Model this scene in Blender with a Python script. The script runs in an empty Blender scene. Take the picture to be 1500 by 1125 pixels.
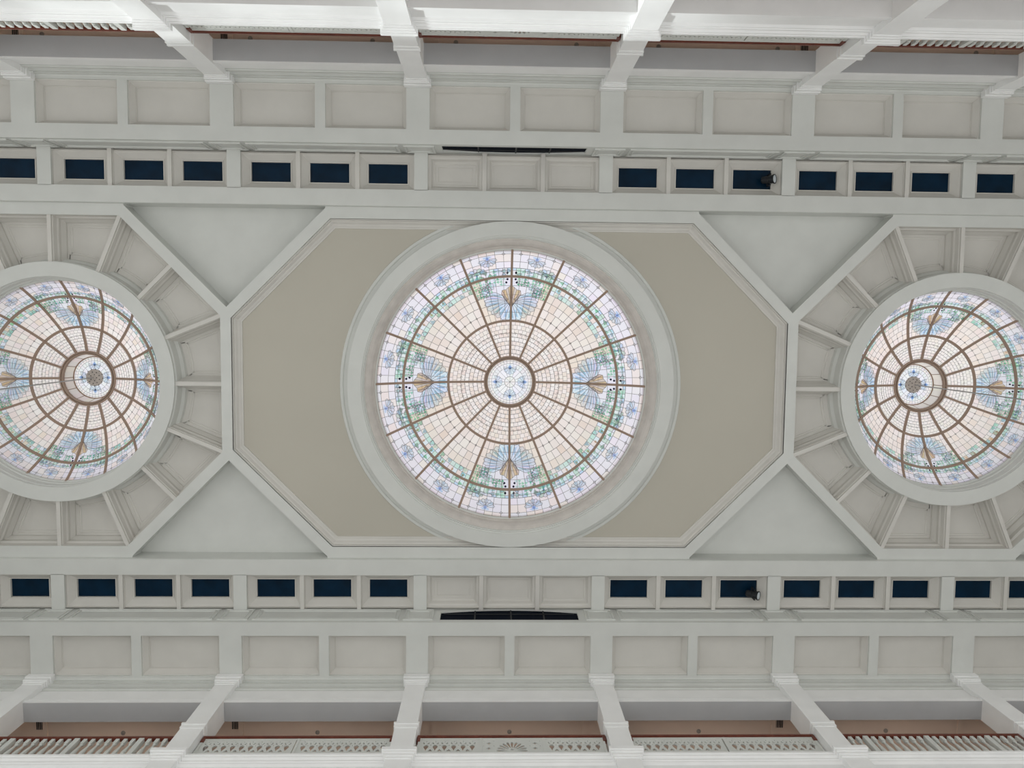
import bpy, math, random
from math import sin, cos, pi, sqrt, radians
from mathutils import Matrix, Vector
random.seed(7)
S = bpy.context.scene
C = S.collection

# ------------------------------------------------------------------ camera
# world: x along the hall, y across the hall, z up; the camera lies on its back looking up
A, Bt, G = -0.0259546, 0.0724146, 0.0105956
Ry = Matrix(((cos(A), 0, sin(A)), (0, 1, 0), (-sin(A), 0, cos(A))))
Rx = Matrix(((1, 0, 0), (0, cos(Bt), -sin(Bt)), (0, sin(Bt), cos(Bt))))
Rz = Matrix(((cos(G), -sin(G), 0), (sin(G), cos(G), 0), (0, 0, 1)))
RR = Rz @ Rx @ Ry
cam = bpy.data.cameras.new('camera'); cam.sensor_width = 36; cam.lens = 1127 / 1500 * 36
cam.clip_end = 300
co = bpy.data.objects.new('camera', cam); C.objects.link(co)
M = Matrix((RR[0], -RR[1], -RR[2])).transposed()
co.matrix_world = M.to_4x4()
S.camera = co

# ------------------------------------------------------------------ light
W = bpy.data.worlds.new('world'); S.world = W; W.use_nodes = True
bg = W.node_tree.nodes['Background']
nt = W.node_tree                                     # bright overcast sky above the horizon, duller ground light below it
tc = nt.nodes.new('ShaderNodeTexCoord'); sx = nt.nodes.new('ShaderNodeSeparateXYZ'); rp = nt.nodes.new('ShaderNodeValToRGB')
mp_ = nt.nodes.new('ShaderNodeMapRange'); mp_.inputs[1].default_value = -1; mp_.inputs[2].default_value = 1
nt.links.new(tc.outputs['Generated'], sx.inputs[0]); nt.links.new(sx.outputs['Z'], mp_.inputs[0]); nt.links.new(mp_.outputs[0], rp.inputs[0]); nt.links.new(rp.outputs[0], bg.inputs[0])
rp.color_ramp.elements[0].position = .47; rp.color_ramp.elements[0].color = (.97, .96, .94, 1)
rp.color_ramp.elements[1].position = .53; rp.color_ramp.elements[1].color = (1.0, 1.0, 1.02, 1)
bg.inputs[1].default_value = 1.0
sun = bpy.data.lights.new('sun', 'SUN'); sun.energy = 3.1; sun.angle = radians(3); sun.color = (.95, 1.0, 1.0)
so = bpy.data.objects.new('sun', sun); C.objects.link(so)
so.rotation_euler = Vector((.88, -.46, -.10)).to_track_quat('-Z', 'Y').to_euler()
S.view_settings.view_transform = 'Standard'; S.view_settings.look = 'None'
S.view_settings.gamma = 1; S.view_settings.use_curve_mapping = False
S.view_settings.exposure = 0.0

# ------------------------------------------------------------------ materials
def mat(name, col, rough=.6, noise=0.03, scale=1.5, spec=.3):
    m = bpy.data.materials.new(name); m.use_nodes = True
    nt = m.node_tree; b = nt.nodes['Principled BSDF']
    b.inputs['Roughness'].default_value = rough
    b.inputs['Specular IOR Level'].default_value = spec
    if noise:
        g = nt.nodes.new('ShaderNodeNewGeometry'); n = nt.nodes.new('ShaderNodeTexNoise')
        n.inputs['Scale'].default_value = scale; n.inputs['Detail'].default_value = 3
        r = nt.nodes.new('ShaderNodeValToRGB')
        e = r.color_ramp.elements
        e[0].position = .3; e[1].position = .7
        e[0].color = tuple(c * (1 - noise) for c in col) + (1,)
        e[1].color = tuple(min(1, c * (1 + noise)) for c in col) + (1,)
        nt.links.new(g.outputs['Position'], n.inputs['Vector'])
        nt.links.new(n.outputs['Fac'], r.inputs['Fac']); nt.links.new(r.outputs['Color'], b.inputs['Base Color'])
    else:
        b.inputs['Base Color'].default_value = col + (1,)
    return m
WHITE = mat('white_paint', (.675, .69, .66))
COFF = mat('coffer_paint', (.665, .65, .61))
COVE = mat('cove_plaster', (.62, .585, .545), noise=.08, scale=3)
BEIGE = mat('beige_plaster', (.525, .50, .43), noise=.02, scale=.4)
FASC = mat('fascia_lit_white', (.90, .905, .90))  # white paint made lighter than the ceiling's to stand in for side light
PEACH = mat('peach_paint', (.84, .69, .58))
BROWN = mat('bronze_rib', (.36, .26, .20), rough=.5)
LEAD = mat('lead_came', (.30, .29, .29), noise=0)
NAVY = mat('dark_glass', (.0015, .016, .038), rough=.3, noise=.3, scale=2, spec=.12)
BLACKM = mat('black_metal', (.012, .014, .018), rough=.45, noise=0)
DARKFLOOR = mat('dark_floor', (.10, .05, .045), noise=.2, scale=5)  # unseen gallery floor darkened to keep bounce light off the soffits
SOFF = mat('soffit_shade_grey', (.52, .53, .54))  # shade under the gallery beams put into the colour
FITTING = mat('fitting_grey', (.42, .38, .34), noise=0)
WOOD = mat('red_brown_wood', (.16, .045, .028), rough=.4, noise=.2, scale=6)
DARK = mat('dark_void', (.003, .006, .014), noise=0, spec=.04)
LENS = mat('lens_glass', (.55, .60, .64), rough=.1, noise=0, spec=.8)
CANOPY = mat('canopy_metal', (.50, .45, .41), rough=.5, noise=.1, scale=9)
STEEL = mat('grey_metal', (.36, .35, .34), rough=.4, noise=.1, scale=9)
def glass_mat():
    m = bpy.data.materials.new('stained_glass'); m.use_nodes = True
    nt = m.node_tree; nt.nodes.clear()
    o = nt.nodes.new('ShaderNodeOutputMaterial'); a = nt.nodes.new('ShaderNodeAttribute'); a.attribute_name = 'Col'
    oi = nt.nodes.new('ShaderNodeObjectInfo'); hs = nt.nodes.new('ShaderNodeHueSaturation')
    mr = nt.nodes.new('ShaderNodeMapRange'); mr.inputs[3].default_value = .7; mr.inputs[4].default_value = 1.35
    g = nt.nodes.new('ShaderNodeNewGeometry'); n = nt.nodes.new('ShaderNodeTexNoise'); n.inputs['Scale'].default_value = .9
    ad = nt.nodes.new('ShaderNodeMath'); ad.operation = 'ADD'
    ad2 = nt.nodes.new('ShaderNodeMath'); ad2.operation = 'MULTIPLY'; ad2.inputs[1].default_value = .5
    nt.links.new(g.outputs['Position'], n.inputs['Vector'])
    nt.links.new(oi.outputs['Random'], ad.inputs[0]); nt.links.new(n.outputs['Fac'], ad.inputs[1])
    nt.links.new(ad.outputs[0], ad2.inputs[0]); nt.links.new(ad2.outputs[0], mr.inputs[0])
    nt.links.new(mr.outputs[0], hs.inputs['Saturation'])
    nt.links.new(a.outputs['Color'], hs.inputs['Color'])
    t = nt.nodes.new('ShaderNodeBsdfTranslucent'); d = nt.nodes.new('ShaderNodeBsdfDiffuse')
    mx = nt.nodes.new('ShaderNodeMixShader'); mx.inputs[0].default_value = .06
    nt.links.new(hs.outputs['Color'], t.inputs['Color']); nt.links.new(hs.outputs['Color'], d.inputs['Color'])
    nt.links.new(t.outputs[0], mx.inputs[1]); nt.links.new(d.outputs[0], mx.inputs[2])
    nt.links.new(mx.outputs[0], o.inputs[0])
    return m
GLASS = glass_mat()

# ------------------------------------------------------------------ mesh helpers
class MB:
    def __init__(s): s.v = []; s.f = []; s.c = []
    def poly(s, pts, col=None):
        n = len(s.v); s.v += [tuple(p) for p in pts]; s.f.append(list(range(n, n + len(pts)))); s.c.append(col)
    def box(s, x0, x1, y0, y1, z0, z1):
        n = len(s.v)
        s.v += [(x, y, z) for z in (z0, z1) for y in (y0, y1) for x in (x0, x1)]
        for q in ((0, 1, 3, 2), (4, 6, 7, 5), (0, 4, 5, 1), (2, 3, 7, 6), (0, 2, 6, 4), (1, 5, 7, 3)):
            s.f.append([n + i for i in q]); s.c.append(None)
    def prism(s, pts2, z0, z1):          # horizontal polygon pulled up
        k = len(pts2); n = len(s.v)
        s.v += [(x, y, z0) for x, y in pts2] + [(x, y, z1) for x, y in pts2]
        s.f.append([n + i for i in range(k)][::-1]); s.f.append([n + k + i for i in range(k)])
        for i in range(k):
            j = (i + 1) % k; s.f.append([n + i, n + j, n + k + j, n + k + i])
        s.c += [None] * (k + 2)
    def sweep(s, path, prof, fn=None, closed=True):
        """closed path polygon (2-D), profile of (inset, w); fn maps (u, v, w) to the world"""
        fn = fn or (lambda u, v, w: (u, v, w))
        rings = []
        for d, w in prof:
            off = inset(path, d); n = len(s.v); s.v += [fn(x, y, w) for x, y in off]; rings.append(n)
        k = len(path)
        for a, b in zip(rings, rings[1:]):
            for i in range(k):
                j = (i + 1) % k; s.f.append([a + i, a + j, b + j, b + i]); s.c.append(None)
    def lathe(s, prof, seg=96, c=(0, 0)):
        n = len(s.v); k = len(prof)
        for i in range(seg):
            a = 2 * pi * i / seg
            s.v += [(c[0] + r * cos(a), c[1] + r * sin(a), z) for r, z in prof]
        for i in range(seg):
            j = (i + 1) % seg
            for q in range(k - 1):
                s.f.append([n + i * k + q, n + j * k + q, n + j * k + q + 1, n + i * k + q + 1]); s.c.append(None)
    def extr(s, prof, x0, x1, sgn=1, yc=0, cap=True):   # profile (h, z) pulled along x
        n = len(s.v); k = len(prof)
        s.v += [(x0, yc + sgn * h, z) for h, z in prof] + [(x1, yc + sgn * h, z) for h, z in prof]
        for i in range(k - 1):
            s.f.append([n + i, n + i + 1, n + k + i + 1, n + k + i]); s.c.append(None)
        if cap:
            s.f.append([n + i for i in range(k)]); s.f.append([n + k + i for i in range(k)]); s.c += [None, None]
    def mesh(s, name, m, smooth=False):
        me = bpy.data.meshes.new(name); me.from_pydata(s.v, [], s.f); me.materials.append(m)
        if any(c is not None for c in s.c):
            at = me.color_attributes.new('Col', 'FLOAT_COLOR', 'CORNER'); i = 0
            vals = []
            for f, c in zip(s.f, s.c):
                vals += list((c or (1, 1, 1)) + (1.0,)) * len(f)
            at.data.foreach_set('color', vals)
        if smooth: me.polygons.foreach_set('use_smooth', [True] * len(me.polygons))
        me.update(); return me
    def build(s, name, m, parent=None, smooth=False, loc=None, rz=0):
        return link(name, s.mesh(name, m, smooth), parent, loc, rz)
def link(name, me, parent=None, loc=None, rz=0):
    o = bpy.data.objects.new(name, me); C.objects.link(o)
    if parent: o.parent = parent
    if loc: o.location = loc
    if rz: o.rotation_euler[2] = rz
    return o
def inset(path, d):
    k = len(path); out = []
    area = sum(path[i][0] * path[(i + 1) % k][1] - path[(i + 1) % k][0] * path[i][1] for i in range(k))
    sg = 1 if area > 0 else -1
    for i in range(k):
        p0, p1, p2 = path[i - 1], path[i], path[(i + 1) % k]
        e1 = Vector((p1[0] - p0[0], p1[1] - p0[1])).normalized(); e2 = Vector((p2[0] - p1[0], p2[1] - p1[1])).normalized()
        n1 = Vector((-e1.y, e1.x)) * sg; n2 = Vector((-e2.y, e2.x)) * sg
        b = n1 + n2; b = b / max(.2, b.dot(n1))
        out.append((p1[0] + b.x * d, p1[1] + b.y * d))
    return out
def empty(name, loc=(0, 0, 0)):
    o = bpy.data.objects.new(name, None); C.objects.link(o); o.location = loc; o.empty_display_size = .2; return o
def tag(o, label, cat, group=None):
    o['label'] = label; o['category'] = cat
    if group: o['group'] = group
    return o
def struct(o, label=None, cat=None):
    o['kind'] = 'structure'
    if label: o['label'] = label
    if cat: o['category'] = cat
    return o

# ------------------------------------------------------------------ dimensions (metres above / beside the camera)
XC, YC, BAY = .56, 1.69, 5.228
XA, XB = XC - 3.5 * BAY, XC + 3.5 * BAY          # ends of the modelled hall
def bx(j): return XC + (j - .5) * BAY             # left bar line of bay j (j=0 is the middle bay)
ZF, ZP, ZW = 22.23, 21.2, 22.09

# ------------------------------------------------------------------ ceiling middle strip
ceil = struct(empty('ceiling', (XC, YC, ZF)), 'white panelled hall ceiling of beams, octagons and coffers around three glass domes', 'ceiling')
def cpart(mb, name, m, smooth=False):
    o = mb.build(name, m, None, smooth); o.parent = ceil; o.matrix_parent_inverse = Matrix.Translation((-XC, -YC, -ZF)); return o
def octagon(cx, L, a, cut):
    return [(cx + sx, YC + sy) for sx, sy in ((L, -a + cut), (L, a - cut), (L - cut, a), (-L + cut, a), (-L, a - cut), (-L, -a + cut), (-L + cut, -a), (L - cut, -a))]
AP, LH, CUT, FW = 4.745, 8.035, 2.84, .30
XD = LH + FW + AP                                  # spacing of the side domes
ocC = octagon(XC, LH, AP, CUT)
ocs = {s: octagon(XC + s * XD, AP, AP, AP * (2 - sqrt(2))) for s in (-1, 1)}
mb = MB(); mb.sweep(ocC, [(0, ZF + .75), (0, ZF), (-FW, ZF), (-FW, ZF + .75)]); cpart(mb, 'octagon_frame', WHITE)
for s in (-1, 1):
    P = ocs[s]; mb = MB(); O = inset(P, -FW)
    for i in range(8):
        j = (i + 1) % 8
        if abs(P[i][0] - P[j][0]) < 1e-6 and (P[i][0] - XC) * s < XD: continue      # the bar shared with the middle octagon
        mb.prism([P[i], P[j], O[j], O[i]], ZF + .002, ZF + .75)
    cpart(mb, 'octagon_frame', WHITE)
    mb = MB(); mb.sweep(P, [(0, ZF + .04), (.02, ZF + .22), (.07, ZF + .27), (.07, ZF + .42), (.15, ZF + .55), (.15, ZF + .64)])
    cpart(mb, 'octagon_moulding', COFF)
for cx_, hl in ((XC, LH - CUT), (XC - XD, AP * (sqrt(2) - 1)), (XC + XD, AP * (sqrt(2) - 1))):
    for sy in (-1, 1):
        mb = MB(); ya, yb_ = sorted((YC + sy * 5.0, YC + sy * 5.09)); mb.box(cx_ - hl - .14, cx_ + hl + .14, ya, yb_, ZF + .001, ZF + .6); cpart(mb, 'frame_strip', WHITE)
# middle octagon: moulding and beige field with the round hole
mb = MB(); mb.sweep(ocC, [(0, ZF + .02), (0, ZF + .07), (.04, ZF + .07), (.045, ZF + .13), (.08, ZF + .15), (.13, ZF + .22), (.20, ZF + .25), (.205, ZF + .225), (.25, ZF + .225), (.255, ZF + .27)])
cpart(mb, 'octagon_moulding', COFF)  # coffer tone here stands in for shade in the recess
def holed(path, c, r, z, seg=96):
    """flat field inside path with a round hole: quads between the circle and the path by angle"""
    mb = MB(); k = len(path)
    def hit(a):
        dx, dy = cos(a), sin(a); best = 1e9
        for i in range(k):
            x1, y1 = path[i]; x2, y2 = path[(i + 1) % k]; ex, ey = x2 - x1, y2 - y1
            den = dx * ey - dy * ex
            if abs(den) < 1e-9: continue
            t = ((x1 - c[0]) * ey - (y1 - c[1]) * ex) / den; u = ((x1 - c[0]) * dy - (y1 - c[1]) * dx) / den
            if t > 0 and -1e-6 <= u <= 1 + 1e-6: best = min(best, t)
        return best
    angs = sorted([2 * pi * i / seg for i in range(seg)] + [math.atan2(y - c[1], x - c[0]) % (2 * pi) for x, y in path])
    for a, b in zip(angs, angs[1:] + [angs[0] + 2 * pi]):
        if b - a < 1e-7: continue
        ta, tb = max(r, hit(a)), max(r, hit(b))
        mb.poly([(c[0] + q * cos(w), c[1] + q * sin(w), z) for q, w in ((r, a), (ta, a), (tb, b), (r, b))])
    return mb
cpart(holed(inset(ocC, .2), (XC, YC), 4.6, ZF + .26), 'octagon_field', BEIGE)
# plaster rings under the domes
mb = MB()
mb.lathe([(5.0, ZF + .27), (4.98, ZF + .225), (4.91, ZF + .22), (4.88, ZF + .25), (4.77, ZF + .24), (4.73, ZF + .18), (4.73, ZF - .03), (4.34, ZF - .03), (4.34, ZF + .01), (4.30, ZF + .02),
          (4.30, ZF + .08), (4.27, ZF + .08), (4.265, ZF + .14)], 128, (XC, YC))
cpart(mb, 'dome_ring', WHITE); mb = MB()
mb.lathe([(4.265, ZF + .14), (4.23, ZF + .15), (4.16, ZF + .21), (4.11, ZF + .29), (4.08, ZF + .39), (4.07, ZF + .42), (4.04, ZF + .42),
          (4.04, ZF + .47), (4.01, ZF + .47), (4.01, ZF + .52), (3.96, ZF + .54), (3.96, ZF + .60)], 128, (XC, YC))
cpart(mb, 'dome_cove', COVE)
for s in (-1, 1):
    mb = MB()
    mb.lathe([(3.56, ZF + .64), (3.54, ZF + .5), (3.47, ZF + .42), (3.46, ZF + .1), (3.43, ZF + .06), (3.43, ZF - .03), (3.02, ZF - .03), (3.02, ZF + .10), (3.0, ZF + .12), (3.0, ZF + .34),
              (2.97, ZF + .36), (2.97, ZF + .46), (2.94, ZF + .48), (2.92, ZF + .60)], 112, (XC + s * XD, YC))
    cpart(mb, 'dome_ring', WHITE)
    # sixteen ribs and coffer panels between the ring and the octagon
    c = (XC + s * XD, YC); P = ocs[s]
    def hitp(a, path):
        best = 1e9
        for i in range(8):
            x1, y1 = path[i]; x2, y2 = path[(i + 1) % 8]; ex, ey = x2 - x1, y2 - y1; dx, dy = cos(a), sin(a)
            den = dx * ey - dy * ex
            if abs(den) < 1e-9: continue
            t = ((x1 - c[0]) * ey - (y1 - c[1]) * ex) / den; u = ((x1 - c[0]) * dy - (y1 - c[1]) * dx) / den
            if t > 0 and -1e-6 <= u <= 1 + 1e-6: best = min(best, t)
        return best
    for q in range(16):
        a = q * pi / 8; r1 = hitp(a, P) + .02; mb = MB()
        ca, sa = cos(a), sin(a)
        prof = [(.055, ZF + .03), (.055, ZF + .09), (.075, ZF + .11), (.09, ZF + .26), (.12, ZF + .31), (.12, ZF + .42), (.19, ZF + .56), (.19, ZF + .66)]
        full = [(-w, z) for w, z in prof[::-1]] + prof
        n = len(mb.v)
        for r in (3.40, r1):
            mb.v += [(c[0] + r * ca - w * sa, c[1] + r * sa + w * ca, z) for w, z in full]
        k = len(full)
        for i in range(k - 1): mb.f.append([n + i, n + i + 1, n + k + i + 1, n + k + i]); mb.c.append(None)
        cpart(mb, 'rib', COFF)
        a2 = a + pi / 8; mb = MB()
        inner = [(c[0] + 3.42 * cos(a + (a2 - a) * i / 6), c[1] + 3.42 * sin(a + (a2 - a) * i / 6)) for i in range(7)]
        outer = [(c[0] + (hitp(w, P) + .05) * cos(w), c[1] + (hitp(w, P) + .05) * sin(w)) for w in (a2, a)]
        pa = inner + outer
        mb.sweep(pa, [(0, ZF + .62), (.27, ZF + .62), (.29, ZF + .645), (.33, ZF + .645), (.34, ZF + .66)])
        mb.poly([(x, y, ZF + .66) for x, y in inset(pa, .34)])
        cpart(mb, 'coffer_panel', COFF)
# triangular panels between octagons and beams
xm = LH + FW / 2
for sx in (-1, 1):
    for sy in (-1, 1):
        for x0, xl, xr in ((sx * xm, sx * (xm - 3.2), sx * (xm + 3.2)), (sx * (XD + AP + .5), sx * (XD + 1.5), sx * (XD + AP + .6))):
            mb = MB(); pts = [(XC + x0, YC + sy * 1.75), (XC + xl, YC + sy * 5.1), (XC + xr, YC + sy * 5.1)]
            mb.prism(pts, ZF + .56, ZF + .7); cpart(mb, 'spandrel_panel', WHITE)

# ------------------------------------------------------------------ beams, window rows and coffer rows on both sides
def rect(x0, x1, y0, y1): return [(x0, y0), (x1, y0), (x1, y1), (x0, y1)]
wn = 0
lab_side = {-1: 'facing the sunlit gallery side', 1: 'facing the shaded gallery side'}
for sg in (-1, 1):
    Y = lambda h: YC + sg * h
    def yb(mb, x0, x1, h0, h1, z0, z1): mb.box(x0, x1, min(Y(h0), Y(h1)), max(Y(h0), Y(h1)), z0, z1)
    mb = MB(); mb.extr([(5.08, ZF + .7), (5.08, ZW + .035), (5.095, ZW), (5.55, ZW), (5.55, ZF + .7)], XA, XB, sg, YC); cpart(mb, 'ceiling_beam', WHITE)
    # beam carrying the panelled face
    mb = MB(); yb(mb, XA, XB, 6.61, 7.0, ZP, ZP + .2); cpart(mb, 'ceiling_beam', WHITE)
    for x0, x1 in ((XA, XC - 1.99), (XC + 1.99, XB)):
        mb = MB(); yb(mb, x0, x1, 6.61, 7.0, ZP + .2, 22.32); cpart(mb, 'beam_face', WHITE)
    mb = MB()                                           # arched head over the dark slot
    N = 16; top = [(XC - 1.99 + 3.98 * i / N, 22.02 + .22 * (1 - (2 * i / N - 1) ** 2)) for i in range(N + 1)]
    for (xa, za), (xb, zb) in zip(top, top[1:]):
        for h in (6.61, 6.72):
            mb.poly([(xa, Y(h), za), (xb, Y(h), zb), (xb, Y(h), 22.32), (xa, Y(h), 22.32)])
        mb.poly([(xa, Y(6.61), za), (xb, Y(6.61), zb), (xb, Y(6.72), zb), (xa, Y(6.72), za)])
    cpart(mb, 'arch_head', WHITE)
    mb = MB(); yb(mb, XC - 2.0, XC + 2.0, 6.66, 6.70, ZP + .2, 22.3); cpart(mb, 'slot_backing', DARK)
    mb = MB()
    for q in (-1.0, 0.05, 1.0): yb(mb, XC + q - .02, XC + q + .02, 6.64, 6.67, ZP + .27, 22.3)
    yb(mb, XC - 1.9, XC + 1.9, 6.64, 6.67, 21.9, 21.94); cpart(mb, 'slot_grille', BLACKM)
    mb = MB(); yb(mb, XA, XB, 6.47, 7.0, 22.30, 22.4); cpart(mb, 'head_strip', COFF)
    # raised mouldings on the beam face
    fn = lambda u, v, w: (u, Y(6.61 - w), v)
    def face_panel(x0, x1):
        mb = MB(); mb.sweep(rect(x0, x1, ZP + .16, 22.16), [(0, 0), (0, .035), (.04, .035), (.05, .015), (.09, .015), (.10, .03), (.13, .03), (.14, 0)], fn)
        cpart(mb, 'face_moulding', WHITE)
    for j in range(-3, 5):
        x = bx(j); face_panel(x - .42, x + .42)
        if j < 4 and j != 0: face_panel(x + .56, x + BAY - .56)
    # window row: bars
    for j in range(-3, 5):
        mb = MB(); yb(mb, bx(j) - .19, bx(j) + .19, 5.54, 6.62, ZW, ZW + .5); cpart(mb, 'wide_bar', WHITE)
    OW = (BAY - .38 - .23) / 3
    for j in range(-3, 4):
        for q in range(3):
            x0 = bx(j) + .19 + q * (OW + .115); x1 = x0 + OW
            if q < 2:
                mb = MB()
                yb(mb, x1, x1 + .115, 5.54, 6.62, ZW + .03, ZW + .5); yb(mb, x1 - .02, x1 + .135, 5.54, 6.62, ZW + .1, ZW + .5); cpart(mb, 'narrow_bar', COFF)
            pa = rect(x0 - .005, x1 + .005, min(Y(5.545), Y(6.53)), max(Y(5.545), Y(6.53)))
            if j == 0:
                mb = MB()
                mb.sweep(pa, [(0, ZW + .05), (.03, ZW + .12), (.09, ZW + .15), (.13, ZW + .25), (.16, ZW + .28), (.20, ZW + .28), (.21, ZW + .30)] + ([(.29, ZW + .30), (.295, ZW + .32)] if q == 0 else []))
                mb.poly([(x, y, ZW + (.32 if q == 0 else .30)) for x, y in inset(pa, .29 if q == 0 else .21)])
                cpart(mb, 'blind_coffer', COFF); continue
            wn += 1
            w = struct(empty('window_%d' % wn, ((x0 + x1) / 2, Y(6.03), ZW + .36)), 'dark blue rectangular ceiling window in a splayed coffer, beam row ' + lab_side[sg], 'window')
            inv = Matrix.Translation((-(x0 + x1) / 2, -Y(6.03), -(ZW + .36)))
            mb = MB(); mb.sweep(pa, [(0, ZW + .03), (.01, ZW + .12), (.05, ZW + .15), (.19, ZW + .30), (.19, ZW + .28), (.218, ZW + .28), (.22, ZW + .37)])
            o = mb.build('window_frame', COFF, w); o.matrix_parent_inverse = inv
            mb = MB(); ip = inset(pa, .21); mb.prism(ip, ZW + .355, ZW + .37)
            o = mb.build('pane', NAVY, w); o.matrix_parent_inverse = inv
    # coffer row: bars and sunk panels
    for j in range(-3, 5):
        mb = MB(); yb(mb, bx(j) - .31, bx(j) + .31, 6.99, 8.30, ZP + .001, ZP + .4); cpart(mb, 'wide_bar', WHITE)
    for j in range(-3, 4):
        xm_ = bx(j) + BAY / 2
        mb = MB(); yb(mb, xm_ - .135, xm_ + .135, 6.99, 8.30, ZP + .001, ZP + .4); cpart(mb, 'narrow_bar', WHITE)
        for x0, x1 in ((bx(j) + .31, xm_ - .135), (xm_ + .135, bx(j) + BAY - .31)):
            pa = rect(x0, x1, min(Y(7.0), Y(8.16)), max(Y(7.0), Y(8.16)))
            mb = MB(); mb.sweep(pa, [(-.02, ZP + .07), (.025, ZP + .08), (.05, ZP + .12), (.12, ZP + .22), (.125, ZP + .25), (.14, ZP + .25), (.145, ZP + .27)])
            mb.poly([(x, y, ZP + .27) for x, y in inset(pa, .145)])
            cpart(mb, 'coffer_panel', COFF)
    mb = MB(); yb(mb, XA, XB, 8.16, 8.30, ZP, ZP + .4); cpart(mb, 'border_strip', WHITE)

# ------------------------------------------------------------------ gallery walls
PANEL_CACHE = {}
def fret_mesh(kind, w, h):
    """pierced board: filled 2-D curve with holes, pulled to a thickness, local x along, y up, z thick"""
    cu = bpy.data.curves.new('fret', 'CURVE'); cu.dimensions = '2D'; cu.fill_mode = 'BOTH'; cu.extrude = .015
    def spl(pts):
        s = cu.splines.new('POLY'); s.points.add(len(pts) - 1)
        for p, q in zip(s.points, pts): p.co = (q[0], q[1], 0, 1)
        s.use_cyclic_u = True
    def circ(x, y, r, n=8, ry=None): spl([(x + r * cos(2 * pi * i / n), y + (ry or r) * sin(2 * pi * i / n)) for i in range(n)])
    spl([(0, 0), (w, 0), (w, h), (0, h)])
    T = h
    if kind == 'drop':
        n = int((w - .12) / .205); st = (w - .12) / n
        for i in range(n):
            x = .06 + st * (i + .5)
            circ(x, T - .13, .016, 6)
            for sd in (-1, 1):
                spl([(x + sd * .018, T - .235), (x + sd * .05, T - .25), (x + sd * .078, T - .215), (x + sd * .070, T - .17), (x + sd * .05, T - .165), (x + sd * .058, T - .205), (x + sd * .040, T - .215)])
            spl([(x, T - .275), (x + .045, T - .30), (x + .062, T - .35), (x + .05, T - .41), (x + .018, T - .475), (x, T - .55), (x - .018, T - .475), (x - .05, T - .41), (x - .062, T - .35), (x - .045, T - .30)])
            if i < n - 1:
                xx = x + st / 2
                circ(xx, T - .30, .016, 6)
                spl([(xx, T - .47), (xx + .055, T - .545), (xx + .03, T - .57), (xx, T - .55), (xx - .03, T - .57), (xx - .055, T - .545)])
    else:
        cx, cy = w / 2, T - .55
        for i in range(11):
            a = pi * (i + .0) / 10; ca, sa = cos(a), sin(a)
            r0, r1, wd = .12, .37, .034
            pts = []
            for t, ww in ((0, .006), (.5, wd * .8), (.82, wd), (1, wd * .45)):
                pts.append((r0 + (r1 - r0) * t, ww))
            pl = [(r, q) for r, q in pts] + [(r, -q) for r, q in pts[::-1]]
            spl([(cx + r * ca - q * sa, cy + r * sa * 1.05 + q * ca) for r, q in pl])
        for sd in (-1, 1):
            for yy in (T - .22, T - .44):
                x = cx + sd * .56
                spl([(x - .075, yy), (x - .03, yy + .018), (x, yy + .05), (x + .03, yy + .018), (x + .075, yy), (x + .03, yy - .018), (x, yy - .05), (x - .03, yy - .018)])
                for dx in (-.13, .12):
                    circ(x + dx, yy + .10, .013, 6)
        circ(cx, cy + .05, .045, 8, .03)
    ob = bpy.data.objects.new('fret', cu); C.objects.link(ob)
    dg = bpy.context.evaluated_depsgraph_get()
    me = bpy.data.meshes.new_from_object(ob.evaluated_get(dg)); bpy.data.objects.remove(ob)
    me.materials.clear(); me.materials.append(WHITE); return me
def fret(kind, w, h):
    k = (kind, round(w, 3), round(h, 3))
    if k not in PANEL_CACHE: PANEL_CACHE[k] = fret_mesh(*k)
    return PANEL_CACHE[k]
def baluster_mesh():
    mb = MB(); mb.box(-.045, .045, -.045, .045, 0, .16)
    mb.lathe([(.032, .16), (.05, .19), (.03, .22), (.055, .36), (.05, .46), (.026, .68), (.024, .74), (.045, .77), (.03, .80)], 8)
    mb.box(-.042, .042, -.042, .042, .80, .98); return mb.mesh('baluster', WHITE)
def post_mesh():
    mb = MB(); mb.box(-.06, .06, -.06, .06, 0, .98); mb.box(-.07, .07, -.07, .07, 0, .12); return mb.mesh('post', WHITE)
BAL, POST = baluster_mesh(), post_mesh()
names_bay = {0: 'the middle bay with the sunburst panel', -1: 'a drop-fretwork bay', 1: 'a drop-fretwork bay'}
side_txt = {-1: 'sunlit upper gallery', 1: 'shaded upper gallery'}
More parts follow.
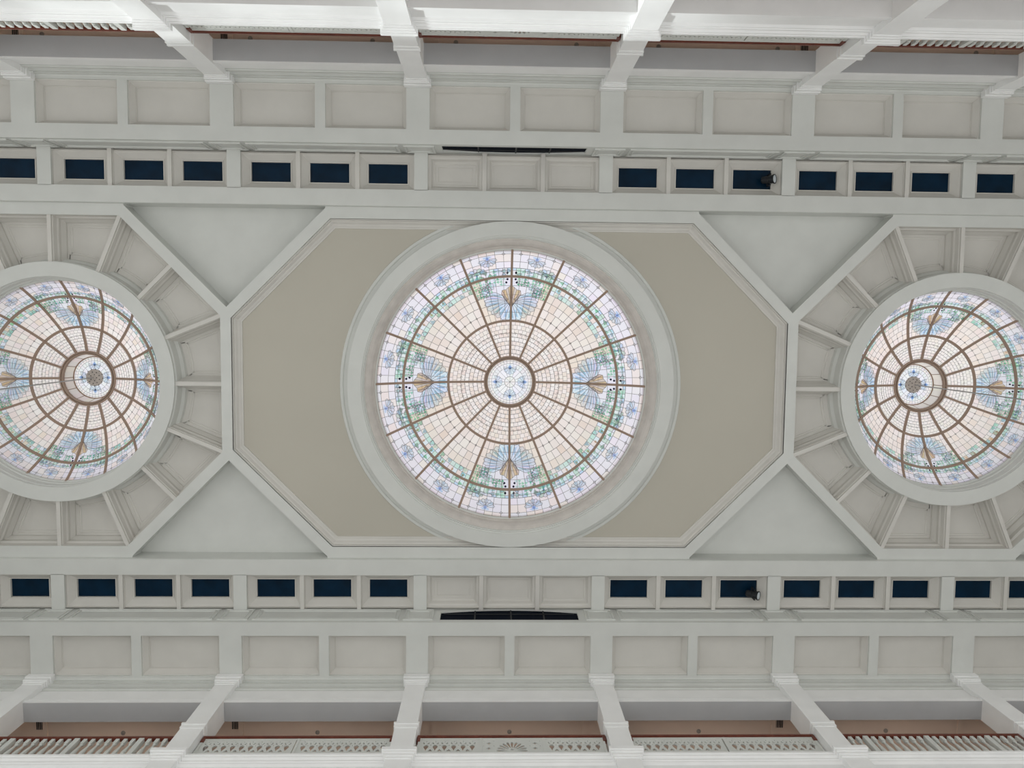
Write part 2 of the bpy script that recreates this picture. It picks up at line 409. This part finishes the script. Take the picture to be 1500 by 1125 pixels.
for sg in (-1, 1):
    Y = lambda h: YC + sg * h
    def yb(mb, x0, x1, h0, h1, z0, z1): mb.box(x0, x1, min(Y(h0), Y(h1)), max(Y(h0), Y(h1)), z0, z1)
    wall = struct(empty('wall_sunlit' if sg < 0 else 'wall_shaded', (XC, Y(8.3), 16)), 'white gallery wall of the ' + side_txt[sg] + ' with cornice, fascia and open bays', 'wall')
    inv = Matrix.Translation((-XC, -Y(8.3), -16))
    def wp(mb, name, m):
        o = mb.build(name, m, wall); o.matrix_parent_inverse = inv; return o
    # top cornice, fascia and soffit; then the storey below
    top = [(8.20, ZP + .01), (8.26, ZP - .02), (8.26, 21.10), (8.30, 21.10), (8.30, 21.0), (8.27, 20.98), (8.27, 20.93), (8.34, 20.92), (8.34, 20.83), (8.30, 20.80), (8.30, 20.72), (8.335, 20.71), (8.335, 20.66),
           (8.335, 20.14), (8.28, 20.13), (8.28, 20.07), (8.30, 20.06), (8.30, 20.0), (8.245, 19.98), (8.235, 19.95), (8.235, 19.85), (8.26, 19.85)]
    mb = MB(); mb.extr(top[:13], XA, XB, sg, YC, False); wp(mb, 'cornice', WHITE)
    mb = MB(); mb.extr(top[12:], XA, XB, sg, YC, False); wp(mb, 'fascia', FASC)
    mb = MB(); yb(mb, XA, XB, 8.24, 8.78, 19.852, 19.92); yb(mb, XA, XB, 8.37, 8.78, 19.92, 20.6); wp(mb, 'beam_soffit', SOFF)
    for zb, zt_ in ((-1.6, 12.3),):
        mb = MB(); yb(mb, XA, XB, 8.4, 8.7, zb, zt_); wp(mb, 'bounce_wall', FASC)  # unseen solid wall added to bounce sunlight towards the ceiling
    low = [(8.46, 17.07), (8.07, 17.07), (8.055, 17.05), (8.055, 16.99), (8.08, 16.98), (8.08, 16.93), (8.125, 16.90), (8.125, 16.84), (8.15, 16.83), (8.15, 16.79), (8.20, 16.75), (8.20, 16.36), (8.17, 16.33), (8.17, 16.26),
           (8.13, 16.22), (8.13, 16.14), (8.11, 16.12), (8.11, 16.05), (8.76, 16.05), (8.76, 17.07)]
    for dz in (0, -3.8):
        mb = MB(); mb.extr([(h, z + dz) for h, z in low], XA, XB, sg, YC); wp(mb, 'floor_edge', FASC)
        mb = MB(); yb(mb, XA, XB, 8.7, 11.6, 16.9 + dz, 17.07 + dz); wp(mb, 'gallery_floor', DARKFLOOR)
    for z in (20.35, 16.45):
        mb = MB(); yb(mb, XA, XB, 8.77, 11.6, z, z + .1); wp(mb, 'gallery_ceiling', PEACH)
    mb = MB(); yb(mb, XA, XB, 11.5, 11.7, 12, 20.5); wp(mb, 'back_wall', PEACH)
    for j in range(-3, 5):                              # trims across the gallery ceilings
        for dx in (-.55, .55):
            for z in (20.35, 16.45):
                mb = MB(); yb(mb, bx(j) + dx - .06, bx(j) + dx + .06, 8.78, 11.5, z - .05, z + .01); wp(mb, 'ceiling_trim', PEACH)
    # columns
    for j in range(-3, 5):
        x = bx(j); near = j in (0, 1)
        bays = {0: 'between sunburst and fretwork balustrades', 1: 'between sunburst and fretwork balustrades', -1: 'between fretwork and turned balusters', 2: 'between fretwork and turned balusters'}.get(j, 'between two turned baluster bays')
        col = tag(empty('column', (x, Y(8.45), 12)), 'white square gallery column %s, %s' % (bays, side_txt[sg]), 'column', 'gallery columns')
        ci = Matrix.Translation((-x, -Y(8.45), -12))
        def cp(name, mb, m=FASC):
            o = mb.build(name, m, col); o.matrix_parent_inverse = ci
        def blk(hw, h0, z0, z1, name):
            mb = MB(); yb(mb, x - hw, x + hw, h0, 8.80, z0, z1); cp(name, mb)
        blk(.27, 8.18, 18.6, 20.85, 'shaft')
        mb = MB()
        for hw, h0, z0, z1 in ((.28, 8.165, 20.72, 20.8), (.30, 8.145, 20.8, 20.86), (.335, 8.115, 20.86, 21.0), (.36, 8.09, 21.0, 21.19)): yb(mb, x - hw, x + hw, h0, 8.5, z0, z1)
        cp('capital', mb)
        mb = MB()
        for hw, h0, z0, z1 in ((.315, 8.13, 18.52, 18.60), (.295, 8.15, 18.46, 18.52), (.30, 8.15, 18.38, 18.46)): yb(mb, x - hw, x + hw, h0, 8.82, z0, z1)
        cp('collar', mb)
        blk(.275, 8.17, 17.07, 18.4, 'pedestal')
        mb = MB()
        for hw, h0, z0, z1 in ((.40, 7.93, 16.99, 17.10), (.37, 7.96, 16.93, 16.99), (.345, 7.99, 16.85, 16.93), (.315, 8.02, 16.79, 16.85)): yb(mb, x - hw, x + hw, h0, 8.5, z0, z1)
        cp('base_moulding', mb)
        mb = MB(); yb(mb, x - .29, x + .29, 8.05, 8.80, 13.4, 16.85); cp('lower_shaft', mb)
    # balustrades
    for j in range(-3, 4):
        x0, x1 = bx(j) + .30, bx(j) + BAY - .30; z0 = 17.2
        kind = {0: 'sunburst', 1: 'fretwork', -1: 'fretwork'}.get(j, 'balusters')
        lab = {'sunburst': 'white pierced balustrade with central sunburst panel and wooden handrail, ', 'fretwork': 'white balustrade of two drop-pattern fretwork panels and wooden handrail, ',
               'balusters': 'white balustrade of turned balusters under red-brown handrail, '}[kind] + side_txt[sg]
        b = tag(empty('balustrade', ((x0 + x1) / 2, Y(8.42), z0)), lab, 'balustrade', 'gallery balustrades')
        xm_ = (x0 + x1) / 2
        def bp(name, mb, m=WHITE):
            o = mb.build(name, m, b); return o
        mb = MB(); mb.box(x0 - xm_, x1 - xm_, -.055, .055, 1.12, 1.18); mb.box(x0 - xm_, x1 - xm_, -.04, .04, 1.09, 1.12)
        for xe in (x0 - xm_ + .03, x1 - xm_ - .03): mb.box(xe - .04, xe + .04, -.05, .05, .93, 1.12)
        bp('handrail', mb, WOOD)
        mb = MB(); mb.box(x0 - xm_, x1 - xm_, -.05, .05, -.13, .11); bp('bottom_rail', mb)
        if kind == 'balusters':
            n = 24; st = (x1 - x0) / n
            for i in range(n):
                p = i % 8 == 3
                link('post' if p else 'baluster', POST if p else BAL, b, (x0 - xm_ + st * (i + .5), 0, .11))
        else:
            if kind == 'fretwork': segs = [('drop', x0 - xm_ + .03, -.03), ('drop', .03, x1 - xm_ - .03)]
            else: segs = [('drop', x0 - xm_ + .06, -.79), ('sun', -.76, .76), ('drop', .79, x1 - xm_ - .06)]
            for kd, xa, xb in segs:
                me = fret(kd, xb - xa, .98)
                o = link('fretwork_panel' if kd == 'drop' else 'sunburst_panel', me, b, (xa, 0, .11)); o.rotation_euler[0] = pi / 2
            mb = MB()
            for xx in [xa for _, xa, _ in segs] + [segs[-1][2]]: mb.box(xx - .035, xx + .03, -.03, .03, .1, 1.1)
            mb.box(x0 - xm_, x1 - xm_, -.028, .028, 1.04, 1.1)
            bp('stile', mb)
    # downlights on the gallery ceiling
    for j in range(-3, 4):
        for q, dx in enumerate((1.05, 2.61, 4.15)):
            for hh in ((8.98,) if q != 1 else (9.35,)):
                d = tag(empty('downlight', (bx(j) + dx, Y(hh), 20.35)), 'small round downlight in peach gallery ceiling, ' + side_txt[sg], 'downlight', 'gallery downlights')
                mb = MB(); mb.lathe([(.06, 0), (.06, -.015), (.042, -.02), (.04, .0)], 16); o = mb.build('trim_ring', FITTING, d)
                mb = MB(); mb.lathe([(.04, -.005), (.02, -.02), (0, -.022)], 12); o = mb.build('lens', FITTING, d)
    for j in range(-3, 4):                              # added warm fill along the unseen back wall, brightening the gallery ceilings
        L = bpy.data.lights.new('gallery_fill', 'POINT'); L.energy = 11; L.color = (1, .88, .76); L.shadow_soft_size = .15
        lo = bpy.data.objects.new('gallery_fill', L); C.objects.link(lo)
        sc_ = tag(empty('fill_bowl', (bx(j) + BAY / 2, Y(11.3), 18.9)), 'added unseen warm sconce on the gallery back wall, ' + side_txt[sg], 'fill_light', 'gallery fill lights')
        mb = MB(); mb.lathe([(0, -.16), (.06, -.15), (.14, -.06), (.16, .02), (.15, .02), (.13, -.05), (.05, -.13), (0, -.14)], 16); mb.build('bowl', FITTING, sc_)
        mb = MB(); mb.box(-.03, .03, min(0, sg * .2), max(0, sg * .2), -.19, -.15); mb.build('bracket', FITTING, sc_)
        lo.parent = sc_; lo.location = (0, 0, .1); L.shadow_soft_size = .08
    for j in (-2, -1, 2):                               # slot vents beside columns
        xx = bx(j) + (.42 if j < 1 else -.42)
        v = tag(empty('air_vent', (xx, Y(9.0), 20.35)), 'dark slotted air vent in the gallery ceiling beside a column, ' + side_txt[sg], 'vent', 'gallery ceiling vents')
        for i in range(6):
            mb = MB(); mb.box(-.012, .012, -.18, .25, -.012, .0); link('slat', mb.mesh('slat', BLACKM), v, (-.1 + i * .045, 0, 0))

mb = MB(); mb.box(XA, XB, YC + 9.0, YC + 9.25, 21.3, 27.3)  # added out of view to block the low sun from the domes
o = struct(mb.build('sun_block_wall', WHITE), 'added unseen wall above the roof, keeping low sun off the domes', 'wall')
# gable end walls, added unseen beyond both ends; west window shapes the sun patch
for nm, xe, lbl in (('wall_west', XA, 'west'), ('wall_east', XB, 'east')):
    wl = struct(empty(nm, (xe, YC, 12)), 'added unseen white gable end wall with a tall mullioned window for the lighting', 'wall'); inv = Matrix.Translation((-xe, -YC, -12))
    ya, yb_ = (-6.3, 5.3) if lbl == 'west' else (-4.5, 7.9)
    mb = MB()
    for y0, y1, z0, z1 in ((YC - 11.7, ya, -1.6, 28.5), (yb_, YC + 11.7, -1.6, 28.5), (ya, yb_, 19.5, 28.5)): mb.box(xe - .15, xe + .15, y0, y1, z0, z1)
    o = mb.build('gable', WHITE, wl); o.matrix_parent_inverse = inv
    for i in range(1, 6):
        yy = ya + (yb_ - ya) * i / 6; mb = MB(); mb.box(xe - .05, xe + .05, yy - .07, yy + .07, -1.6, 19.5); o = mb.build('mullion', WHITE, wl); o.matrix_parent_inverse = inv
    for z in (2, 5, 8, 11, 13.5, 15.2, 17.0, 18.4):
        mb = MB(); mb.box(xe - .05, xe + .05, ya, yb_, z - .05, z + .05); o = mb.build('transom', WHITE, wl); o.matrix_parent_inverse = inv

# ------------------------------------------------------------------ stained glass domes
LAV, PNK = (.93, .90, .97), (.96, .88, .87)
PEA, PEA2, CRM = (.86, .77, .70), (.85, .73, .64), (.88, .81, .765)
BLU, DBL, TEA, PBL = (.66, .80, .95), (.50, .62, .88), (.52, .70, .75), (.83, .90, .96)
GRN, DGR, GRN2 = (.46, .73, .57), (.25, .54, .38), (.68, .84, .77)
GLD, TAN = (.86, .68, .44), (.84, .74, .62)
DOT = (.03, .03, .05); LIL = (.86, .86, .93)
def dome(cx, radii, zc, R, label, group=None, lantern=False):
    D = tag(empty('stained_glass_dome', (cx, YC, zc)), label, 'dome', group)
    rg, r1, r2, ro = radii; LW = .0045 if lantern else .006
    PEA, PEA2, CRM = ((.93, .85, .82), (.92, .82, .76), (.95, .90, .87)) if lantern else ((.88, .79, .725), (.86, .745, .66), (.90, .835, .79))
    H = pi / 16                                         # half sector
    def zz(r): return sqrt(max(.01, R * R - r * r))
    def pt(band, s, t, dz=0):                           # s from outer to inner edge, t across the sector 0..1
        ra, rb = band; r = ra + (rb - ra) * s; a = (t - .5) * 2 * H
        return (r * cos(a), r * sin(a), zz(r) + dz)
    def dens(poly, n=3):
        out = []
        for p, q in zip(poly, poly[1:] + poly[:1]):
            for i in range(n): out.append((p[0] + (q[0] - p[0]) * i / n, p[1] + (q[1] - p[1]) * i / n))
        return out
    class Panel:
        def __init__(s, band): s.band = band; s.g = MB(); s.l = MB(); s.big = []; s.seen = set()
        def cell(s, poly, col, big=False, dz=0, lead=True, n=2):
            pts = [pt(s.band, a, b, dz) for a, b in (dens(poly, n) if n > 1 else poly)]
            if big:
                m = MB(); m.poly(pts, col); s.big.append(m)
            else: s.g.poly(pts, col)
            if lead:
                for p, q in zip(poly, poly[1:] + poly[:1]): s.line(p, q, dz)
        def line(s, p, q, dz=0):
            w = LW * (.75 if s.band[1] == ro else 1)
            key = tuple(sorted(((round(p[0], 3), round(p[1], 3)), (round(q[0], 3), round(q[1], 3)))))
            if key in s.seen: return
            s.seen.add(key)
            n = 2
            for i in range(n):
                A_ = Vector(pt(s.band, p[0] + (q[0] - p[0]) * i / n, p[1] + (q[1] - p[1]) * i / n, dz - .012))
                B_ = Vector(pt(s.band, p[0] + (q[0] - p[0]) * (i + 1) / n, p[1] + (q[1] - p[1]) * (i + 1) / n, dz - .012))
                d = (B_ - A_); nn = Vector((-d.y, d.x, 0))
                if nn.length < 1e-6: continue
                nn = nn.normalized() * w
                s.l.poly([A_ - nn, A_ + nn, B_ + nn, B_ - nn])
        def finish(s, name):
            s.gm = s.g.mesh(name, GLASS) if s.g.f else None
            s.lm = s.l.mesh('lead_came', LEAD)
            s.bm = [m.mesh('glass_pane', GLASS) for m in s.big]
            s.name = name; return s
        def place(s, k):
            o = link(s.name, s.gm, D, (0, 0, 0), k * pi / 8 + H)
            link('lead_came', s.lm, o)['kind'] = 'stuff'
            for m in s.bm: link('glass_pane', m, o)
    def vary(c, a=.03): return tuple(min(1, max(0, q + random.uniform(-a, a))) for q in c)
    def shell(P, s0, t0, rs, rt, n, cols, core=None, a0=-pi, a1=0., inner=.25, dz=-.006):
        """fan of petals around (s0, t0); angle measured so that -pi/2 points outward"""
        for i in range(n):
            b0 = a0 + (a1 - a0) * i / n; b1 = a0 + (a1 - a0) * (i + 1) / n; bm = (b0 + b1) / 2
            poly = [(s0 + inner * rs * sin(b), t0 + inner * rt * cos(b)) for b in (b1, b0)] + \
                   [(s0 + .9 * rs * sin(b0), t0 + .9 * rt * cos(b0)), (s0 + rs * 1.04 * sin(bm), t0 + rt * 1.04 * cos(bm)), (s0 + .9 * rs * sin(b1), t0 + .9 * rt * cos(b1))]
            P.cell(poly, vary(cols[i % len(cols)], .02), dz=dz, n=1)
        if core:
            P.cell([(s0 + inner * 1.25 * rs * sin(a), t0 + inner * 1.25 * rt * cos(a)) for a in [2 * pi * i / 8 for i in range(8)]], core, dz=dz - .003, n=1, lead=False)
    def leaves(P, s0, s1, t0, t1, rows, cols, pal, dz=-.005, keep=.85):
        for i in range(rows):
            for q in range(cols):
                if random.random() > keep: continue
                a, b = s0 + (s1 - s0) * (i + .5) / rows, t0 + (t1 - t0) * (q + .5) / cols
                ds, dt = (s1 - s0) / rows * .62, (t1 - t0) / cols * .62
                an = random.uniform(0, 1.5)
                poly = [(a + ds * sin(an + w) * f, b + dt * cos(an + w) * f) for w, f in ((0, 1), (1.05, .55), (2.1, .95), (3.14, .6), (4.2, 1), (5.2, .6))]
                P.cell(poly, vary(random.choice(pal), .05), dz=dz, n=1, lead=random.random() < .3)
    def circle(P, s0, t0, rs, rt, col, dz=-.014, n=6, lead=False):
        P.cell([(s0 + rs * sin(2 * pi * i / n), t0 + rt * cos(2 * pi * i / n)) for i in range(n)], col, dz=dz, n=1, lead=lead)
    def outer_panel(shell_side):
        P = Panel((rg, r1))
        tc = [0, .17, .34, .5, .66, .83, 1]; sc = [0, .16, .44, .68]
        for i in range(3):
            for q in range(6):
                P.cell([(sc[i], tc[q]), (sc[i], tc[q + 1]), (sc[i + 1], tc[q + 1]), (sc[i + 1], tc[q])], vary(LAV if random.random() < .72 else PNK, .02), big=(i > 0 and q in (0, 1, 4, 5)) )
        for t in (.17, .83): P.cell([(.16 - .045, t), (.16, t + .035), (.16 + .045, t), (.16, t - .035)], (.98, .97, 1), dz=-.004, n=1)
        # border of little blue and green glass beside the ring
        n = 10
        for i in range(n):
            a, b = i / n, (i + 1) / n
            bulge = .07 * sin(pi * ((i + .5) / n)) if shell_side is None else .10 * (1 if (i >= 5) == (shell_side > 0) else 0)
            P.cell([(.68, a), (.68, b), (.77, b), (.77, a)], vary(random.choice((PBL, BLU, GRN2, LIL)), .04), n=1)
            P.cell([(.77, a), (.77, b), (1, b), (1, a)], vary(random.choice((GRN2, PBL, LIL, PBL)), .04), n=1)
        leaves(P, .72, 1., .02, .98, 2, 9, (GRN, GRN2, GRN2, TEA), keep=.6)
        if shell_side is not None:
            # scroll curling out round the end of the grape border
            e = .80 if shell_side > 0 else .2
            shell(P, .80, e, .26, .24, 7, (PBL, GRN2, BLU), a0=-pi, a1=0, inner=.45)
            leaves(P, .66, .96, e - .14, e + .14, 2, 3, (GRN, GRN2), dz=-.009)
            circle(P, .80, e, .05, .03, DBL)
            for t in ((.10,) if shell_side > 0 else (.90,)): circle(P, .86, t, .05, .028, DOT)
        shell(P, .30, .5, .28, .19, 7, (PBL, (.74, .86, .98)), core=None, a0=0, a1=pi, inner=.22)
        circle(P, .29, .5, .06, .04, DBL, n=7); circle(P, .23, .5, .05, .10, BLU, n=5, dz=-.011)
        return P.finish('outer_glass_panel')
    def mid_plain():
        P = Panel((r1, r2)); n = 8
        for i in range(n):
            a, b = i / n, (i + 1) / n
            P.cell([(0, a), (0, b), (.12, b), (.12, a)], vary(random.choice((PBL, CRM, TAN, LIL, GRN2)), .03), n=1)
            P.cell([(.12, a), (.12, b), (.22, b), (.22, a)], vary(random.choice((CRM, CRM, PBL, GRN2)), .03), n=1)
        leaves(P, .02, .24, .02, .98, 2, 8, (GRN, GRN2, GRN2, TEA), keep=.55)
        for i in range(3): circle(P, .06, .2 + .3 * i, .035, .03, (.80, .60, .45), dz=-.011)
        sc = [.22, .40, .58, .77, 1.]
        for i in range(4):
            m = 5 if i < 2 else 4
            for q in range(m):
                a, b = q / m, (q + 1) / m
                P.cell([(sc[i], a), (sc[i], b), (sc[i + 1], b), (sc[i + 1], a)], vary(random.choice((PEA, PEA, CRM, PEA2)), .015), big=True)
        for q in (.25, .5, .75): P.cell([(.77 - .03, q), (.77, q + .03), (.77 + .03, q), (.77, q - .03)], CRM, dz=-.004, n=1, big=True)
        return P.finish('middle_glass_panel')
    def mid_shell(sd):
        """half of the big shell motif; sd = +1 when the shell's axis is at t = 0, -1 when at t = 1"""
        P = Panel((r1, r2)); f = (lambda t: t) if sd > 0 else (lambda t: 1 - t)
        sc = [0, .2, .4, .6, .8, 1.]
        for i in range(5):
            for q in range(5):
                a, b = q / 5, (q + 1) / 5
                base = LIL if (i < 3 and q < 4) else (PBL if q < 2 else PEA)
                P.cell([(sc[i], f(a)), (sc[i], f(b)), (sc[i + 1], f(b)), (sc[i + 1], f(a))], vary(base, .02), big=False)
        def pc(poly, col, dz=-.006, lead=True): P.cell([(s, f(t)) for s, t in poly], vary(col, .02), dz=dz, n=1, lead=lead)
        # striped blue bowl
        N = 9; cols = (PBL, (.88, .93, .96), PBL, (.84, .91, .95), PBL, (.80, .88, .92), (.88, .93, .96), LIL, PBL)
        for i in range(N):
            b0 = pi / 2 - (pi * .80) * i / N; b1 = pi / 2 - (pi * .80) * (i + 1) / N; bm = (b0 + b1) / 2
            ro_s, ro_t = .45, .80
            def e(b, k): return (.54 + k * ro_s * sin(b) * (1 if sin(b) > 0 else .62), max(0, k * ro_t * cos(b)))
            pc([e(b0, .16), e(b0, .55), e(b0, .96), e(bm, 1.05), e(b1, .96), e(b1, .55), e(b1, .16)], cols[i])
            pc([e(b0, .45), e(b0, .80), e(bm, .92), e(bm, .50)], (TEA, BLU, (.60, .74, .80))[i % 3], -.008, False)
        # pale scrolls beside the bowl
        for i in range(5):
            b0 = -.25 - i * .26; b1 = b0 - .26
            pc([(.42 + .17 * sin(b0), .46 + .26 * cos(b0)), (.42 + .30 * sin(b0), .46 + .44 * cos(b0)), (.42 + .30 * sin(b1), .46 + .44 * cos(b1)), (.42 + .17 * sin(b1), .46 + .26 * cos(b1))], (LIL, PBL, LIL)[i % 3], -.008)
        # golden fan
        tips = [(.20, 0), (.24, .08), (.29, .15), (.30, .25), (.38, .28), (.47, .22), (.57, .13), (.66, 0)]
        for i in range(7):
            pc([(.70, 0), tips[i], tips[i + 1]], (GLD, TAN, GLD, (.80, .66, .56))[i % 4], -.011)
        leaves(P, .01, .40, *( (.50, .97) if sd > 0 else (.03, .50)), 6, 6, (GRN, DGR, GRN, GRN2), dz=-.012, keep=.9)
        leaves(P, .02, .20, *( (.14, .46) if sd > 0 else (.54, .86)), 3, 4, (GRN, DGR, GRN2), dz=-.012, keep=.9)
        for s_, t_ in ((.06, .10), (.13, .13), (.30, .64)): circle(P, s_, f(t_), .026, .03, DOT if t_ < .5 else DBL, dz=-.018)
        return P.finish('shell_glass_panel')
    def inner_panel():
        P = Panel((r2, ro)); rows = 9; tz = .035
        for i in range(rows):
            m = 5 if i < 3 else (4 if i < 6 else 3); s0, s1 = i / rows, (i + 1) / rows; sh = .5 * (i % 2) / m
            xs = sorted({0., 1.} | {min(1, max(0, q / m + sh)) for q in range(m + 1)})
            for a, b in zip(xs, xs[1:]):
                mid = (a + b) / 2
                poly = [(s0, a), (s0 - (.02 if i else 0), mid), (s0, b), (s1, b), (s1 - .02, mid), (s1, a)] if 2 < i else [(s0, a), (s0, b), (s1, b), (s1, a)]
                P.cell(poly, vary(random.choice((CRM, CRM, (.93, .88, .84), PEA)), .015), n=1)
        for q in (.25, .55, .8): P.cell([(.34 - .03, q), (.34, q + .04), (.34 + .03, q), (.34, q - .04)], (.97, .95, .93), dz=-.004, n=1)
        return P.finish('inner_glass_panel')
    outs = {None: outer_panel(None), 1: outer_panel(1), -1: outer_panel(-1)}
    mp, ms, ip = mid_plain(), {1: mid_shell(1), -1: mid_shell(-1)}, inner_panel()
    for k in range(16):
        q = k % 4                                       # sector k spans k..k+1 times 22.5 degrees; cardinal ribs at multiples of four
        outs[1 if q == 0 else (-1 if q == 3 else None)].place(k)
        (ms[1] if q == 0 else ms[-1] if q == 3 else mp).place(k)
        ip.place(k)
    # ribs and rings
    for k in range(16):
        mb = MB(); N = 14; w = .036
        rs = [rg - .005 + (ro - rg + .005) * i / N for i in range(N + 1)]
        n = len(mb.v)
        for r in rs:
            zt = zz(r)
            mb.v += [(r, -w, zt - .01), (r, -w * .8, zt - .07), (r, w * .8, zt - .07), (r, w, zt - .01)]
        for i in range(N):
            for q in range(3): mb.f.append([n + 4 * i + q, n + 4 * i + q + 1, n + 4 * i + 5 + q, n + 4 * i + 4 + q]); mb.c.append(None)
        mb.build('rib', BROWN, D, rz=k * pi / 8)
    for r, w, d in ((r1, .036, .06), (r2, .036, .06), (rg + .0, .02, .05)):
        mb = MB(); z = zz(min(r, rg)); mb.lathe([(r + w, z - .005), (r + w, z - d), (r - w, z - d), (r - w, z - .005)], 96); mb.build('ring_bar', WHITE if r == rg else BROWN, D)
    z = zz(ro); mb = MB()
    mb.lathe([(ro + .06, z - .0), (ro + .06, z - .07), (ro + .015, z - .08), (ro + .01, z - .05), (ro - .01, z - .05), (ro - .015, z - .085), (ro - .06, z - .075), (ro - .06, z + .02)], 64); mb.build('oculus_ring', BROWN, D)
    # oculus: disc of small glass, raised on a lantern in the side domes
    zt = z + (.40 if lantern else .0); rd = ro - (.13 if lantern else .03)
    if lantern:
        mb = MB(); n = 24
        for i in range(n):
            a, b = 2 * pi * i / n, 2 * pi * (i + 1) / n
            mb.poly([(ro * .93 * cos(a), ro * .93 * sin(a), z), (ro * .93 * cos(b), ro * .93 * sin(b), z), (rd * cos(b), rd * sin(b), zt), (rd * cos(a), rd * sin(a), zt)], vary((.92, .86, .82), .02))
        mb.build('lantern_glass', GLASS, D)
        mb = MB()
        for i in range(12):
            a = 2 * pi * i / 12; ca, sa = cos(a), sin(a)
            p = [(ro * .92 * ca + w * -sa, ro * .92 * sa + w * ca, z) for w in (-.012, .012)] + [(rd * .99 * ca + w * -sa, rd * .99 * sa + w * ca, zt - .01) for w in (.012, -.012)]
            mb.poly(p)
        mb.lathe([(rd + .01, zt - .005), (rd + .01, zt - .03), (rd - .03, zt - .03), (rd - .03, zt - .005)], 48); mb.build('lantern_bars', BROWN, D)
    g, l = MB(), MB()
    def ln(p, q, w=.0035):
        A_, B_ = Vector((*p, zt - .012)), Vector((*q, zt - .012)); d = B_ - A_
        if d.length < 1e-6: return
        nn = Vector((-d.y, d.x, 0)).normalized() * w; l.poly([A_ - nn, A_ + nn, B_ + nn, B_ - nn])
    def pg(pts, col, dz=0, lead=True):
        g.poly([(x, y, zt + dz) for x, y in pts], col)
        if lead:
            for p, q in zip(pts, pts[1:] + pts[:1]): ln(p, q)
    pol = lambda r, a: (r * cos(a), r * sin(a))
    rr = [.0, .24, .62, .80, .90, 1.0]
    for i in range(5):
        n = (8, 16, 32, 40, 40)[i]
        for q in range(n):
            a, b = 2 * pi * q / n, 2 * pi * (q + 1) / n
            pts = [pol(rd * rr[i], a), pol(rd * rr[i + 1], a), pol(rd * rr[i + 1], b), pol(rd * rr[i], b)]
            if i == 0: pts = pts[1:3] + [(0, 0)]
            pg(pts, vary(((.90, .90, .88), (.90, .92, .95), (.86, .88, .90), (.93, .91, .89), (.90, .88, .86))[i], .03), 0, i != 2 or q % 2 == 0)
    for k in range(4):
        a0 = k * pi / 2; c0 = pol(rd * .60, a0)
        for i in range(7):
            b0 = a0 + pi + (i - 3.5) / 7 * 3.6; b1 = b0 + 3.6 / 7; rp = rd * .26
            pg([c0, (c0[0] + rp * cos(b0), c0[1] + rp * sin(b0)), (c0[0] + rp * 1.1 * cos((b0 + b1) / 2), c0[1] + rp * 1.1 * sin((b0 + b1) / 2)), (c0[0] + rp * cos(b1), c0[1] + rp * sin(b1))], (PBL, (.78, .87, .98))[i % 2], -.005)
        cc = pol(rd * .63, a0); pg([(cc[0] + rd * .085 * cos(w), cc[1] + rd * .085 * sin(w)) for w in [2 * pi * i / 7 for i in range(7)]], DBL, -.014, False)
        pg([pol(rd * .58, a0 - .1), pol(rd * .82, a0), pol(rd * .58, a0 + .1)], BLU, -.016, False)
    o = g.build('oculus_glass', GLASS, D); l2 = l.build('lead_came', LEAD, o); l2['kind'] = 'stuff'
    return D, zc + zt
dome(XC, (3.99, 3.243, 1.92, .76), 18.18, 6.066, 'large flat stained glass dome with sixteen ribs in the beige middle octagon')
tops = []
for s in (-1, 1):
    D, zt = dome(XC + s * XD, (2.94, 2.49, 1.59, .80), 20.59, 3.648, 'smaller stained glass dome with raised lantern and chandelier cable in a coffered octagon', 'side domes', True)
    tops.append((XC + s * XD, zt))
# chandelier cables hanging from the lanterns
for x, zt in tops:
    c = tag(empty('chandelier_cable', (x, YC, zt)), 'thin grey cable with perforated round canopy hanging from a dome lantern', 'cable', 'chandelier cables')
    mb = MB(); mb.lathe([(0, -.13), (.05, -.13), (.09, -.10), (.25, -.06), (.27, -.03), (.27, -.02), (0, -.02)], 24); o = mb.build('canopy', CANOPY, c)
    for i in range(3):
        n = (5, 9, 13)[i]
        for q in range(n):
            a = 2 * pi * q / n + i; r = (.10, .18, .27)[i]
            mb = MB(); mb.lathe([(.013, -.115 + i * .022), (.013, -.075 + i * .012), ], 8, (r * cos(a), r * sin(a))); mb.poly([(r * cos(a) + .013 * cos(w), r * sin(a) + .013 * sin(w), -.115 + i * .022) for w in [2 * pi * e / 8 for e in range(8)]])
            mb.build('stud', BLACKM, o)
    mb = MB(); mb.lathe([(.018, -.1), (.018, -12)], 8); mb.build('cable', STEEL, c)

# ------------------------------------------------------------------ stage spotlights hung in the window coffers
for sg in (-1, 1):
    Yl = YC + sg * (6.0 if sg < 0 else 6.12)
    x = bx(1) + BAY - .19 - .33 + (0 if sg < 0 else -.05)
    s = tag(empty('stage_spotlight', (x, Yl, ZW + .02)), 'black stage spotlight with pale lens hung in a window coffer, %s row' % ('sunlit-side' if sg < 0 else 'shaded-side'), 'spotlight')
    ax = Matrix.Rotation(radians(133), 4, 'Y') @ Matrix.Identity(4)
    def sp(name, mb, m, mtx=None):
        me = mb.mesh(name, m)
        if mtx: me.transform(mtx)
        return link(name, me, s)
    mb = MB(); mb.lathe([(0, -.26), (.07, -.26), (.10, -.22), (.10, -.05), (.12, -.03), (.12, .10), (.135, .10), (.135, .13), (.11, .13)], 16); body = sp('housing', mb, BLACKM, ax)
    mb = MB(); mb.lathe([(.12, .125), (.06, .14), (0, .145)], 16); sp('lens', mb, LENS, ax)
    mb = MB()
    for q in (-1, 1): mb.box(-.02, .02, q * .15 - .01, q * .15 + .01, -.02, .26)
    mb.box(-.02, .02, -.16, .16, .24, .27); mb.box(-.015, .015, -.015, .015, .25, .36); sp('yoke', mb, BLACKM)
